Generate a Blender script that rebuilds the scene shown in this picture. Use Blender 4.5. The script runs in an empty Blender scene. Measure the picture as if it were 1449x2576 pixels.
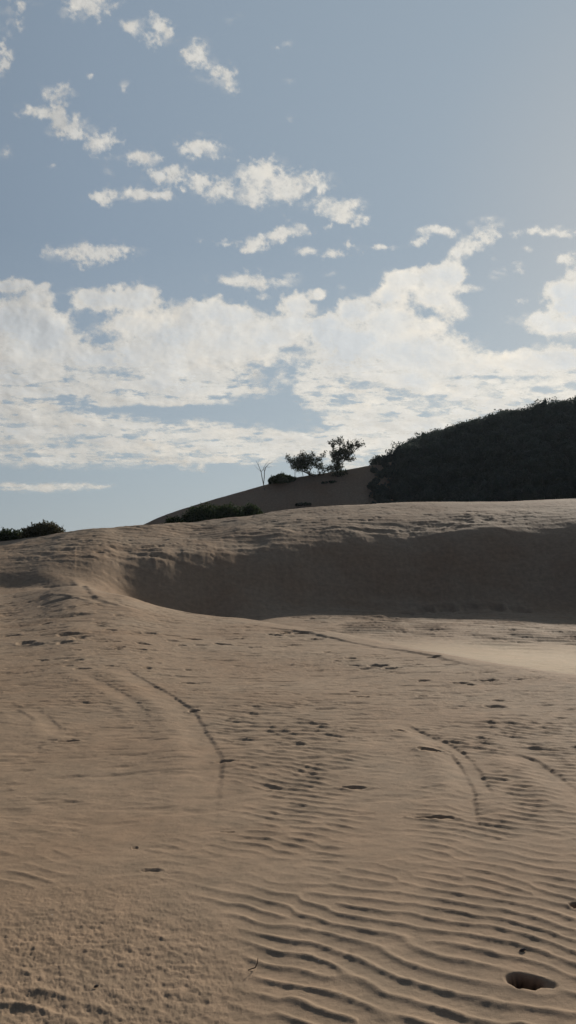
import bpy, bmesh, math, random
import numpy as np

rng = np.random.default_rng(11)
random.seed(5)
S = bpy.context.scene
COL = S.collection
R = math.radians

# ------------------------------------------------------------------ camera
F = 852.0                      # focal length in 1024-high pixels
PITCH = R(3.3)
CAMZ = 1.5
SUN_AZ, SUN_EL = R(29), R(20.5)
cd = bpy.data.cameras.new("camera")
cam = bpy.data.objects.new("camera", cd)
COL.objects.link(cam)
cam.location = (0, 0, CAMZ)
cam.rotation_euler = (math.pi / 2 + PITCH, 0, 0)
cd.sensor_fit = 'VERTICAL'
cd.sensor_height = 36.0
cd.lens = 36.0 * F / 1024.0
cd.clip_start = 0.05
cd.clip_end = 60000
S.camera = cam

def az_of(u):
    return np.arctan2((np.asarray(u, float) - 288) / F, math.cos(PITCH))

def slope_of(az, v):
    yc = (512 - np.asarray(v, float)) / F
    k = (math.cos(PITCH) - yc * math.sin(PITCH)) / np.cos(az)
    return (math.sin(PITCH) + yc * math.cos(PITCH)) / k

def project(x, y, z):
    """picture position of a world point, used only to know which spot of the dune is which"""
    zr = z - CAMZ
    f = y * math.cos(PITCH) + zr * math.sin(PITCH)
    up = -y * math.sin(PITCH) + zr * math.cos(PITCH)
    f = np.where(f > 0.2, f, 0.2)
    return 288 + F * x / f, 512 - F * up / f

# ------------------------------------------------------------------ numpy noise
TAB = rng.random((256, 256)).astype(np.float32) * 2 - 1
def vnoise(x, y, s=0):
    x = np.asarray(x, np.float64) + s * 17.31; y = np.asarray(y, np.float64) + s * 9.77
    xi = np.floor(x).astype(np.int64); yi = np.floor(y).astype(np.int64)
    fx = x - xi; fy = y - yi
    fx = fx * fx * fx * (fx * (fx * 6 - 15) + 10); fy = fy * fy * fy * (fy * (fy * 6 - 15) + 10)
    a = TAB[xi & 255, yi & 255]; b = TAB[(xi + 1) & 255, yi & 255]
    c = TAB[xi & 255, (yi + 1) & 255]; d = TAB[(xi + 1) & 255, (yi + 1) & 255]
    return (a * (1 - fx) + b * fx) * (1 - fy) + (c * (1 - fx) + d * fx) * fy
def fbm(x, y, o=4, s=0, g=0.5):
    t = 0; a = 1.0; n = 0
    for i in range(o):
        ca, sa = math.cos(0.7 * i), math.sin(0.7 * i)
        t = t + a * vnoise((x * ca - y * sa) * 2.03 ** i, (x * sa + y * ca) * 2.03 ** i, s + i * 3)
        n += a; a *= g
    return t / n
def sst(a, b, x):
    t = np.clip((x - a) / (b - a), 0, 1)
    return t * t * (3 - 2 * t)

def pchip(xk, yk, x):
    """monotone cubic; xk (K,) or (K,N), yk (K,N), x (M,) -> (M,N)"""
    K = yk.shape[0]
    if xk.ndim == 1: xk = np.repeat(xk[:, None], yk.shape[1], 1)
    h = np.diff(xk, axis=0); dl = np.diff(yk, axis=0) / h
    m = np.zeros_like(yk)
    w1 = 2 * h[1:] + h[:-1]; w2 = h[1:] + 2 * h[:-1]
    same = dl[:-1] * dl[1:] > 0
    with np.errstate(divide='ignore', invalid='ignore'):
        hm = (w1 + w2) / (w1 / dl[:-1] + w2 / dl[1:])
    m[1:-1] = np.where(same, np.nan_to_num(hm), 0)
    m[0] = dl[0]; m[-1] = dl[-1]
    N = yk.shape[1]; out = np.empty((len(x), N))
    for j in range(N):
        i = np.clip(np.searchsorted(xk[:, j], x) - 1, 0, K - 2)
        t = (x - xk[i, j]) / h[i, j]; t = np.clip(t, 0, 1)
        h00 = 2 * t**3 - 3 * t**2 + 1; h10 = t**3 - 2 * t**2 + t
        h01 = -2 * t**3 + 3 * t**2; h11 = t**3 - t**2
        out[:, j] = h00 * yk[i, j] + h10 * h[i, j] * m[i, j] + h01 * yk[i + 1, j] + h11 * h[i, j] * m[i + 1, j]
    return out

# ------------------------------------------------------------------ dune terrain: profiles outward from the viewer's hill
UC = np.array([-900, -350, -100, 0, 40, 75, 100, 125, 160, 200, 240, 290, 350, 430, 500, 576, 700, 1000, 1900.])
def row(*v): return np.array(v, float)
lip_v = row(604, 603, 600, 597, 592, 586, 590, 595, 606, 614, 618, 628, 638, 655, 670, 684, 700, 715, 715)
lip_r = row(30, 30, 29.5, 29, 28, 27, 26, 25, 24, 23, 22, 19.5, 17.2, 14.2, 12.2, 11.0, 10, 9, 9)
AZC = az_of(UC)
lip_z = lip_r * slope_of(AZC, lip_v)
k5_r = row(34.5, 34, 33.3, 32.3, 31.2, 30, 29.2, 29, 29, 29, 29, 26, 23, 20, 19, 18, 18, 18, 18)
k5_z = row(-1.1, -1.08, -1.02, -0.97, -0.9, -0.92, -1.3, -1.85, -2.6, -3.2, -2.45, -2.08, -2.02, -2.1, -2.22, -2.28, -2.3, -2.3, -2.3)
k6_r = row(37, 36.5, 35.6, 34.5, 33.4, 32.3, 31.4, 31, 31, 31.5, 32.5, 34, 35, 36, 36.5, 37, 37, 37, 37)
k6_z = row(-0.39, -0.38, -0.37, -0.36, -0.36, -0.6, -1.1, -1.9, -2.75, -3.2, -2.45, -2.15, -2.12, -2.2, -2.2, -2.25, -2.3, -2.3, -2.3)
k7_r = row(41, 40.6, 39.8, 38.3, 36.8, 35.8, 35.5, 35.8, 36.5, 37.5, 38.5, 39, 40.2, 41.5, 42.3, 43, 43, 43, 43)
k7_v = row(556, 555, 553, 552, 551, 552, 554, 557, 552, 549, 546, 544, 540, 536, 533, 531, 531, 535, 540)
k7_z = k7_r * slope_of(AZC, k7_v)
rg_r = row(48, 47.5, 46.5, 45.5, 44.3, 44, 44.3, 45, 47, 50, 51, 52, 53, 54, 55, 56, 56, 56, 56)
rg_v = row(560, 556, 549, 541, 536, 532, 530, 528.5, 526, 523, 517.5, 510, 504.5, 501, 501, 498.5, 500, 510, 530)
rg_z = rg_r * slope_of(AZC, rg_v)
k8_r = (k7_r + rg_r) / 2
k8_z = (k7_z + rg_z) / 2 + 0.12 * (rg_z - k7_z)
bk_r = rg_r + 7; bk_z = rg_z - 1.5
ft_r = row(82, 82, 82, 82, 82, 82, 82, 82, 82, 82, 81.5, 81, 81, 81, 80, 79, 78, 78, 78)
ft_z = row(-3, -3, -3, -2.5, -2, -1.5, -1, -.5, 0.3, 1, 1.6, 2.2, 3, 3.5, 3.8, 4, 4, 3, 0)
cr_r = row(100, 100, 98, 97, 96, 95, 94, 93, 92, 92, 92, 92, 92, 96, 100, 104, 108, 110, 110)
cr_v = row(575, 575, 570, 566, 560, 550, 542, 533, 517.5, 504, 492.5, 479, 469.5, 455, 440, 425, 420, 440, 500)
cr_z = cr_r * slope_of(AZC, cr_v)
ft_r = cr_r - 11; ft_z = cr_z - 7.2
br_r = cr_r - .7; br_z = cr_z - .42
bk_z = np.where(np.abs(bk_z) < 99, np.minimum(bk_z, rg_z - 1.5), 0)
fa_r = cr_r + 45; fa_z = cr_z * 0.55 - 2.5
zero = np.zeros(len(UC))
KR = np.array([zero + .05, zero + 3.0, zero + 7.0, zero + 0, lip_r, k5_r, k6_r, k7_r, k8_r, rg_r, bk_r, ft_r, br_r, cr_r, fa_r, zero + 400, zero + 20000])
KZ = np.array([zero - 1.5, zero - 1.5, zero - 1.53, zero + 0, lip_z, k5_z, k6_z, k7_z, k8_z, rg_z, bk_z, ft_z, br_z, cr_z, fa_z, zero - 6, zero - 40])
KR[3] = 7 + (lip_r - 7) * .5
KZ[3] = -1.53 + (lip_z + 1.53) * .32

def spaced(a, b, n): return np.linspace(a, b, n, endpoint=False)
D = R(25)
azs = np.concatenate([spaced(-math.pi, -R(70), 40), spaced(-R(70), -D, 90), spaced(-D, D, 900), spaced(D, R(70), 90), np.linspace(R(70), math.pi, 41)])
rs = np.concatenate([[0.05, .3, .6, .9, 1.2, 1.5], np.exp(np.linspace(math.log(1.7), math.log(2.5), 40, endpoint=False)),
                     np.exp(np.linspace(math.log(2.5), math.log(62), 1080, endpoint=False)),
                     np.exp(np.linspace(math.log(62), math.log(130), 220, endpoint=False)),
                     np.exp(np.linspace(math.log(130), math.log(20000), 60))])
azc = np.clip(azs, AZC[0], AZC[-1])
kr = pchip(AZC, KR.T.copy(), azc)        # (Naz, K)
kz = pchip(AZC, KZ.T.copy(), azc)
# behind the viewer everything settles to a broad low dune field
fade = sst(R(75), R(130), np.abs(azs))[:, None]
flat = np.array([-1.5, -1.5, -1.55, -1.6, -1.7, -1.8, -1.8, -1.6, -1.5, -1.4, -2, -3, -2, -2, -3, -6, -40.])[None, :]
kz = kz * (1 - fade) + flat * fade
Z = pchip(kr.T.copy(), kz.T.copy(), rs)  # (Nr, Naz)
# soften slightly across azimuth (keeps crests, removes column artefacts)
for _ in range(12):
    Z[:, 1:-1] = .25 * Z[:, :-2] + .5 * Z[:, 1:-1] + .25 * Z[:, 2:]
Z = Z + CAMZ
RR, AA = np.meshgrid(rs, azs, indexing='ij')
X = RR * np.sin(AA); Y = RR * np.cos(AA)
BASE = Z.copy()

def ground(u, v):
    """world point of the first dune surface under a picture position"""
    a = float(az_of(u)); j = int(np.argmin(np.abs(azs - a)))
    for _ in range(2):
        s = float(slope_of(azs[j], v))
        col = BASE[:, j] - CAMZ - rs * s
        hit = np.where(col[3:] > 0)[0]
        i = (hit[0] + 3) if len(hit) else len(rs) - 1
        yc = (512 - v) / F
        a = math.atan2((u - 288) / F, math.cos(PITCH) - yc * math.sin(PITCH))
        j = int(np.argmin(np.abs(azs - a)))
    t = 1.0
    r = rs[i]
    if col[i - 1] < 0: r = rs[i - 1] + (rs[i] - rs[i - 1]) * (-col[i - 1]) / (col[i] - col[i - 1] + 1e-9)
    return r * math.sin(a), r * math.cos(a), float(np.interp(r, rs, BASE[:, j]))

def height_at(x, y, A=None):
    A = BASE if A is None else A
    r = math.hypot(x, y); a = math.atan2(x, y)
    j = min(max(int(np.searchsorted(azs, a)), 1), len(azs) - 1)
    t = (a - azs[j - 1]) / (azs[j] - azs[j - 1])
    return float(np.interp(r, rs, A[:, j - 1]) * (1 - t) + np.interp(r, rs, A[:, j]) * t)

U, V = project(X, Y, Z)
front = (np.abs(AA) < R(60)) & (RR > 1.0)

def blob(cx, cy, rx, ry, ang=0, p=2):
    c, s = math.cos(R(ang)), math.sin(R(ang))
    dx, dy = U - cx, V - cy
    q = ((dx * c + dy * s) / rx) ** 2 + ((-dx * s + dy * c) / ry) ** 2
    return np.where(front, np.exp(-q ** (p / 2)), 0)

# ---- wind ripples: many plane waves -> amplitude and phase, so crests fork and end as real ones do
def ripples(lam, direction, spread, n, seed, bend=0.0):
    g = np.random.default_rng(seed)
    re = np.zeros_like(X); im = np.zeros_like(X)
    wx = X + bend * vnoise(X / (lam * 9), Y / (lam * 9), seed)
    wy = Y + bend * vnoise(X / (lam * 9), Y / (lam * 9), seed + 5)
    for _ in range(n):
        th = direction + g.normal(0, spread)
        k = 2 * math.pi / (lam * math.exp(g.normal(0, .065)))
        p = k * (wx * math.sin(th) + wy * math.cos(th)) + g.random() * 6.283
        re += np.cos(p); im += np.sin(p)
    A = np.sqrt(re * re + im * im) / math.sqrt(n)
    ph = np.arctan2(im, re)
    return A, ph
def prof(ph):   # rounded back, sharper crest, steeper side toward the viewer
    q = ph + 0.35 * np.sin(ph)
    return np.cos(q) * .8 + .2 * np.cos(2 * q)

near = RR < 16
disp = np.zeros_like(Z)
A1, P1 = ripples(0.108, R(29), R(6.5), 18, 3, .07)
P1 = P1 + .75 * fbm(X / .13, Y / .10, 3, 15) + .9 * fbm(X / .40, Y / .40, 2, 16)
A2, P2 = ripples(0.20, R(8), R(8), 22, 8, .10)
A3, P3 = ripples(0.78, R(-6), R(9), 18, 13, .3)
n_big = fbm(X / .9, Y / .9, 3, 21)
n_mid = fbm(X / .35, Y / .35, 3, 31)
# strong ripples, lower right
left_edge = 195 + np.clip((V - 880), 0, 200) * .45
m_strong = sst(-25, 45, U - left_edge + 45 * n_mid) * sst(855, 905, V + 25 * n_big)
m_strong = np.maximum(m_strong, sst(400, 480, U + 40 * n_big) * sst(835, 885, V + 15 * n_mid))
m_strong *= .6 + .4 * sst(-.6, .1, n_big + .2)
m_strong = np.where(front, m_strong, .6)
m_med = np.clip(blob(312, 755, 45, 48) + blob(520, 735, 75, 22) + blob(505, 800, 70, 55) + .8 * blob(330, 840, 70, 30) + blob(300, 800, 50, 60) + .3 * blob(400, 870, 160, 30)
                + .6 * blob(245, 725, 40, 40) + .5 * blob(30, 870, 50, 30) + .9 * blob(45, 1000, 70, 22) + .4 * blob(100, 700, 110, 18), 0, 1)
m_med = np.clip(m_med * sst(-.55, .35, n_mid + .2), 0, 1) * (1 - m_strong)
m_any = sst(-.2, .6, n_mid) * .25 + .30 * sst(330, 480, U) * sst(670, 720, V) * sst(-.4, .4, n_big)
track_smooth = np.zeros_like(Z)
# base wind texture
gx = X * math.cos(.2) + Y * math.sin(.2); gy = Y * math.cos(.2) - X * math.sin(.2)
streak = fbm(gx / .10, gy / .045, 4, 41, .6)
chop = fbm(X / .030, Y / .022, 4, 51, .7)
chop = chop - .9 * np.clip(fbm(X / .075, Y / .05, 3, 53, .6) - .12, 0, 1)
m_chop = np.clip(blob(90, 985, 190, 100, 0, 3) * 1.1, 0, 1) * (1 - m_strong)
m_chop = np.where(front, m_chop, .3)
fine = disp * 0
fine += (.0027 + .0024 * sst(-.2, .6, n_mid)) * streak * np.clip(RR / 5, .8, 2.6)
fine += .0062 * m_chop * chop
fine += .0035 * m_chop * fbm(X / .2, Y / .12, 3, 55)
dents = np.clip(fbm(gx / .35, gy / .12, 3, 61) - .22, 0, 1)
fine -= .022 * dents * sst(3.5, 6, RR) * np.clip(RR / 7, .5, 3)
rip = .0056 * np.clip(A1, 0, 1.0) ** .3 * prof(P1) * m_strong * np.clip(1.2 - (RR - 3) * .22, .6, 1.25) * (1 + .3 * fbm(X / .07, Y / .05, 3, 17))
fade1 = 1 - sst(9, 14, RR)
rip += .0058 * np.clip(A1, 0, 1.2) * prof(P1) * np.clip(m_med + m_any, 0, 1) * fade1 * (1 - m_strong)
rip += .0075 * np.clip(A2, 0, 1.2) * prof(P2) * np.clip(.15 + m_med, 0, 1) * sst(5.5, 8, RR) * (1 - sst(17, 24, RR))
m_far = np.clip(blob(470, 628, 190, 20, 4, 3) + .55 * blob(130, 545, 150, 22) + .35 * blob(420, 600, 260, 60) + .5 * blob(300, 525, 300, 12), 0, 1)
rip += .036 * np.clip(A3, 0, 1.2) * prof(P3) * m_far * sst(12, 17, RR) * (1 - sst(58, 70, RR))

# ---- broad undulations
und = .035 * fbm(X / 2.6, Y / 2.2, 3, 71) * sst(2.5, 7, RR) + .12 * fbm(X / 9, Y / 7, 3, 81) * sst(10, 26, RR) * (1 - .6 * sst(60, 90, RR))
und += .35 * fbm(X / 30, Y / 26, 3, 91) * sst(60, 100, RR) * .5 + 6 * fbm(X / 500, Y / 500, 3, 95) * sst(200, 900, RR)
und += .30 * fbm(X / 7, Y / 9, 3, 93) * np.exp(-((RR - 43) / 6) ** 2) + .10 * fbm(X / 1.6, Y / 2.5, 3, 94) * np.exp(-((RR - 41) / 3.5) ** 2)
und += .045 * fbm(AA * 60, RR / 3.5, 4, 97) * np.exp(-((RR - 37) / 3.2) ** 2) * (AA > R(-14))
und *= (1 - .75 * np.exp(-((RR - 23) / 3.5) ** 2))
# crumbled, trampled sand along the brow of the far side and the foot of the slip face
lump = fbm(X / .75, Y / .55, 4, 101, .6)
m_l = np.clip(1.1 * blob(468, 523, 85, 7.5, -7) + .8 * blob(330, 531, 90, 5) + .55 * blob(200, 548, 70, 7) + .6 * blob(60, 550, 70, 10)
              + .45 * blob(250, 516, 200, 8, -4) + .9 * blob(440, 613, 70, 6, -4) + .7 * blob(540, 612, 50, 5) + .3 * blob(420, 570, 250, 30), 0, 1.2)
und += .09 * np.sign(lump) * np.abs(lump) ** .9 * m_l * sst(18, 26, RR)
rr_ = np.clip(fbm(X / 1.1, Y / .8, 2, 111) - .3, 0, 1)
und -= .13 * rr_ * np.clip(blob(100, 548, 150, 14) + blob(130, 610, 160, 35) + blob(300, 520, 220, 12) + .8 * blob(60, 640, 90, 30), 0, 1) * sst(9, 16, RR)

# ---- curving tracks pressed into the sand
def polyline(pts):
    P = np.array([ground(*p)[:2] for p in pts])
    out = []
    for i in range(len(P) - 1):
        p0, p1, p2, p3 = P[max(i - 1, 0)], P[i], P[i + 1], P[min(i + 2, len(P) - 1)]
        for t in np.linspace(0, 1, 6, endpoint=False):
            out.append(.5 * ((2 * p1) + (-p0 + p2) * t + (2 * p0 - 5 * p1 + 4 * p2 - p3) * t * t + (-p0 + 3 * p1 - 3 * p2 + p3) * t ** 3))
    out.append(P[-1]); return np.array(out)
def track(pts, gw, gd, band, side, raise_, ends=(.12, .15), rough=.4, seed=0):
    global disp, track_smooth
    P = polyline(pts); m = band * 1.6 + gw * 3
    sel = (X > P[:, 0].min() - m) & (X < P[:, 0].max() + m) & (Y > P[:, 1].min() - m) & (Y < P[:, 1].max() + m)
    x, y = X[sel], Y[sel]
    best = np.full(x.shape, 1e9); sd = np.zeros_like(x); tt = np.zeros_like(x)
    L = np.concatenate([[0], np.cumsum(np.hypot(*np.diff(P, axis=0).T))]); tot = L[-1]
    for i in range(len(P) - 1):
        a, b = P[i], P[i + 1]; d = b - a; l2 = d @ d + 1e-12
        t = np.clip(((x - a[0]) * d[0] + (y - a[1]) * d[1]) / l2, 0, 1)
        dx, dy = x - a[0] - t * d[0], y - a[1] - t * d[1]
        q = np.hypot(dx, dy); k = q < best
        best = np.where(k, q, best)
        sd = np.where(k, np.sign(d[0] * dy - d[1] * dx) * q, sd)
        tt = np.where(k, (L[i] + t * math.sqrt(l2)) / tot, tt)
    w = sst(0, ends[0], tt) * (1 - sst(1 - ends[1], 1, tt))
    s = sd * side + gw * .6 * vnoise(x / (gw * 5), y / (gw * 5), seed) + gw * .35 * vnoise(x / (gw * 2.4), y / (gw * 2.4), seed)
    g = gw * (1 + rough * vnoise(x / (gw * 5), y / (gw * 5), seed + 3))
    br = np.clip(.55 + .9 * vnoise(x / (gw * 22), y / (gw * 22), seed + 7) + .35 * vnoise(x / (gw * 4), y / (gw * 4), seed + 9), .0, 1.1)
    h = -gd * br * np.exp(-(s / g) ** 2)
    b = sst(-gw * 1.7, gw * 1.2, -s) * (1 - sst(0, band * 1.15, -s))
    h = h + raise_ * b * (.55 + .5 * br)
    if raise_ < 0: h = h + .85 * abs(raise_) * np.exp(-((s + band * .75) / (band * .38)) ** 2)
    disp[sel] += h * w
    track_smooth[sel] = np.maximum(track_smooth[sel], np.clip(b * w * 1.0, 0, 1))
# direction of drawing is away from / toward the viewer; side = +1 puts the smooth band on the left of a downward line
track([(124, 669), (142, 679), (165, 692), (185, 706), (197, 716), (208, 735), (218, 752), (222, 762), (219, 785), (217, 812), (213, 840)], .018, .003, .42, 1, -.018, (.06, .3), seed=1)
track([(75, 672), (105, 684), (135, 702), (150, 720)], .02, .001, .25, 1, -.008, seed=2)
track([(402, 722), (425, 733), (448, 743), (468, 757), (482, 775), (495, 800)], .014, .002, .30, 1, -.013, seed=3)
track([(432, 742), (448, 752), (460, 765), (470, 782), (476, 805), (478, 830)], .014, .002, .28, 1, -.013, seed=4)
track([(505, 752), (530, 757), (552, 770), (576, 790), (610, 815)], .015, .002, .34, 1, -.015, seed=5)
track([(215, 618), (250, 625), (290, 632), (350, 642), (400, 650), (440, 658), (480, 668), (520, 682)], .035, .010, .9, -1, .036, (.4, .35), seed=6)
track([(66, 574), (76, 586), (95, 597), (120, 607), (150, 617)], .07, .02, .4, -1, .06, seed=7)
track([(40, 596), (80, 600), (110, 607), (140, 612)], .07, .02, .3, -1, .03, seed=8)
track([(0, 706), (20, 712), (35, 722)], .02, .001, .25, 1, -.008, seed=9)
track([(38, 710), (55, 722), (62, 738)], .02, .001, .25, 1, -.008, seed=12)

# ---- footprints and holes
def dent(u, v, w, l, depth, ang=0, rim=.25, sharp=2.0, wob=.30):
    """an elongated hollow, w across the view and l along it (metres)"""
    global disp
    x0, y0, _ = ground(u, v)
    m = 2.6 * max(w, l)
    sel = (np.abs(X - x0) < m) & (np.abs(Y - y0) < m)
    dx, dy = X[sel] - x0, Y[sel] - y0
    c, s = math.cos(ang), math.sin(ang)
    a, b = (dx * c + dy * s) / (w / 2), (-dx * s + dy * c) / (l / 2)
    q = np.sqrt(a * a + b * b) + wob * vnoise(dx / (w * .3) + u, dy / (l * .4) + v, 5)
    disp[sel] += -depth * np.exp(-np.clip(q, 0, 9) ** (2 * sharp)) + rim * depth * np.exp(-((q - 1.45) / .33) ** 2)
for a in [(412, 614, .9, .7, .12, 0), (424, 612, .8, .6, .10, .2), (398, 618, 1.0, .8, .10, 0), (447, 611, .7, .7, .12, 0), (472, 610, .8, .7, .12, 0), (496, 611, .9, .6, .12, 0), (455, 617, 1.2, .7, .08, 0), (520, 613, .8, .7, .10, 0), (385, 622, .8, .7, .08, 0),
          (430, 752, .17, .08, .035, -.15), (400, 731, .10, .06, .025, 0), (434, 817, .20, .05, .028, -.12), (355, 787, .16, .05, .022, 0),
          (69, 742, .16, .08, .03, 0), (488, 681, .17, .15, .035, 0), (495, 706, .2, .15, .03, 0), (392, 669, .2, .2, .045, 0), (460, 684, .2, .12, .03, 0),
          (190, 683, .2, .1, .03, 0), (226, 762, .13, .05, .02, .1), (378, 666, .26, .22, .05, 0),
          (152, 870, .08, .03, .010, 0), (228, 831, .10, .025, .010, 0), (135, 847, .028, .028, .012, 0), (193, 712, .10, .10, .03, 0)]:
    dent(*a)
g = np.random.default_rng(77)
for (u0, v0, du, dv, n, w) in [(265, 640, 90, 8, 14, .45), (60, 625, 60, 22, 16, .45), (330, 520, 60, 3, 10, .55), (445, 514, 40, 2.5, 6, .6), (130, 536, 70, 6, 12, .5),
                               (120, 545, 60, 10, 10, .5), (250, 517, 40, 3, 7, .5), (100, 660, 90, 12, 10, .3), (430, 690, 90, 12, 8, .26), (140, 640, 50, 12, 12, .35), (380, 660, 60, 10, 8, .3)]:
    for _ in range(n):
        s = g.uniform(.6, 1.15)
        dent(u0 + g.uniform(-du, du), v0 + g.uniform(-dv, dv), .62 * w * s, w * s * g.uniform(.3, .6), w * .11 * s, g.uniform(-.5, .5), rim=.12)
hole_x, hole_y, _ = ground(526, 980)
track_hole = np.hypot((X - hole_x) / .16, (Y - hole_y) / .12)
calm = 1 - .8 * np.clip(track_smooth, 0, 1)
smooth_band = np.clip(blob(190, 606, 130, 7, 11, 3) + .9 * blob(450, 652, 150, 9, 5, 3) + .5 * blob(120, 588, 30, 8), 0, 1)
calm = calm * (1 - .85 * smooth_band)
total = und + disp + (fine + rip) * calm
total = total * np.where(track_hole < 1.4, .4 + .6 * sst(.8, 1.4, track_hole), 1)
disp = total.copy()
dent(525, 981, .092, .082, .15, -.12, rim=.03, sharp=1.5, wob=.2)
dent(541, 983, .10, .05, .022, -.3, rim=.03, sharp=1.4)
dent(580, 905, .07, .06, .07, .1, rim=.05)
Z_nohole = BASE + total
Z = Z + disp
TERR = Z

def new_mesh(name, verts, faces_flat, loop_n):
    me = bpy.data.meshes.new(name)
    nv = len(verts); nf = len(faces_flat) // loop_n
    me.vertices.add(nv); me.vertices.foreach_set("co", np.asarray(verts, np.float32).ravel())
    me.loops.add(len(faces_flat)); me.loops.foreach_set("vertex_index", np.asarray(faces_flat, np.int32))
    me.polygons.add(nf)
    me.polygons.foreach_set("loop_start", np.arange(nf, dtype=np.int32) * loop_n)
    me.update(calc_edges=True)
    return me
def smooth(me):
    me.polygons.foreach_set("use_smooth", np.ones(len(me.polygons), bool))
def grid_faces(nr, nc):
    i, j = np.meshgrid(np.arange(nr - 1), np.arange(nc - 1), indexing='ij')
    a = (i * nc + j).ravel()
    return np.stack([a, a + 1, a + nc + 1, a + nc], 1)[:, ::-1].ravel()

# ------------------------------------------------------------------ node helpers
def mat(name):
    m = bpy.data.materials.new(name); m.use_nodes = True
    nt = m.node_tree; nt.nodes.clear()
    return m, nt
def nd(nt, t, **kw):
    n = nt.nodes.new(t)
    for k, v in kw.items():
        if k in n.inputs: n.inputs[k].default_value = v
        else: setattr(n, k, v)
    return n
def noise_node(nt, vec, scale, detail=4, rough=.55):
    n = nd(nt, 'ShaderNodeTexNoise'); n.inputs['Scale'].default_value = scale
    n.inputs['Detail'].default_value = detail; n.inputs['Roughness'].default_value = rough
    nt.links.new(vec, n.inputs['Vector']); return n.outputs['Fac']
def ramp(nt, fac, stops):
    n = nd(nt, 'ShaderNodeValToRGB'); cr = n.color_ramp
    while len(cr.elements) < len(stops): cr.elements.new(.5)
    for e, (p, c) in zip(cr.elements, stops):
        e.position = p; e.color = (*c, 1) if len(c) == 3 else c
    nt.links.new(fac, n.inputs['Fac']); return n.outputs['Color']
def mixc(nt, a, b, fac, mode='MIX'):
    n = nd(nt, 'ShaderNodeMix', data_type='RGBA', blend_type=mode)
    for s, sock in ((fac, n.inputs[0]), (a, n.inputs[6]), (b, n.inputs[7])):
        if isinstance(s, (int, float, tuple)): sock.default_value = s
        else: nt.links.new(s, sock)
    return n.outputs[2]

# ------------------------------------------------------------------ sand
m_sand, nt = mat("wind_blown_sand")
tc = nd(nt, 'ShaderNodeTexCoord').outputs['Object']
c1 = ramp(nt, noise_node(nt, tc, .45, 4), [(.3, (.385, .263, .170)), (.7, (.412, .307, .213))])
c2 = ramp(nt, noise_node(nt, tc, 5, 7, .7), [(.3, (.74, .75, .74)), (.7, (1.12, 1.08, 1.05))])
c3 = ramp(nt, noise_node(nt, tc, 420, 2, .7), [(.3, (.70, .68, .66)), (.7, (1.18, 1.17, 1.15))])
c = mixc(nt, c1, c2, 1.0, 'MULTIPLY'); c = mixc(nt, c, c3, .8, 'MULTIPLY')
# scattered pale quartz and shell grains
vo = nd(nt, 'ShaderNodeTexVoronoi', feature='F1'); vo.inputs['Scale'].default_value = 16
nt.links.new(tc, vo.inputs['Vector'])
spk = ramp(nt, vo.outputs['Distance'], [(.0, (1, 1, 1)), (.055, (0, 0, 0))])
spk2 = nd(nt, 'ShaderNodeSeparateColor'); nt.links.new(vo.outputs['Color'], spk2.inputs[0])
gt = nd(nt, 'ShaderNodeMath', operation='GREATER_THAN'); nt.links.new(spk2.outputs[0], gt.inputs[0]); gt.inputs[1].default_value = .80
mu = nd(nt, 'ShaderNodeMath', operation='MULTIPLY'); nt.links.new(spk, mu.inputs[0]); nt.links.new(gt.outputs[0], mu.inputs[1])
c = mixc(nt, c, (.85, .84, .80, 1), mu.outputs[0])
hole_dark = nd(nt, 'ShaderNodeAttribute', attribute_name="hole_shade").outputs['Fac']
c = mixc(nt, c, (.07, .045, .03, 1), hole_dark)      # shade inside the burrow, put into the sand colour
b = nd(nt, 'ShaderNodeBsdfPrincipled'); b.inputs['Roughness'].default_value = .9
b.inputs['Specular IOR Level'].default_value = .12
nt.links.new(c, b.inputs['Base Color'])
bn = nd(nt, 'ShaderNodeBump'); bn.inputs['Strength'].default_value = .45; bn.inputs['Distance'].default_value = .004
nt.links.new(noise_node(nt, tc, 260, 4, .75), bn.inputs['Height'])
bn2 = nd(nt, 'ShaderNodeBump'); bn2.inputs['Strength'].default_value = .30; bn2.inputs['Distance'].default_value = .012
nt.links.new(noise_node(nt, tc, 38, 4, .7), bn2.inputs['Height'])
nt.links.new(bn2.outputs[0], bn.inputs['Normal']); nt.links.new(bn.outputs[0], b.inputs['Normal'])
o = nd(nt, 'ShaderNodeOutputMaterial'); nt.links.new(b.outputs[0], o.inputs[0])

me = new_mesh("sand_dunes", np.stack([X, Y, Z], -1).reshape(-1, 3), grid_faces(*Z.shape), 4)
smooth(me); me.materials.append(m_sand)
at_ = me.attributes.new("hole_shade", 'FLOAT', 'POINT')
at_.data.foreach_set("value", (sst(.012, .04, -(Z - Z_nohole)) * (np.hypot(X, Y) < 6)).ravel().astype(np.float32))  # painted shade deepens with depth in the near holes
dunes = bpy.data.objects.new("sand_dunes", me); COL.objects.link(dunes)
dunes["kind"] = "structure"; dunes["label"] = "rippled brown sand dunes with a shaded hollow and a crest behind"

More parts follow.
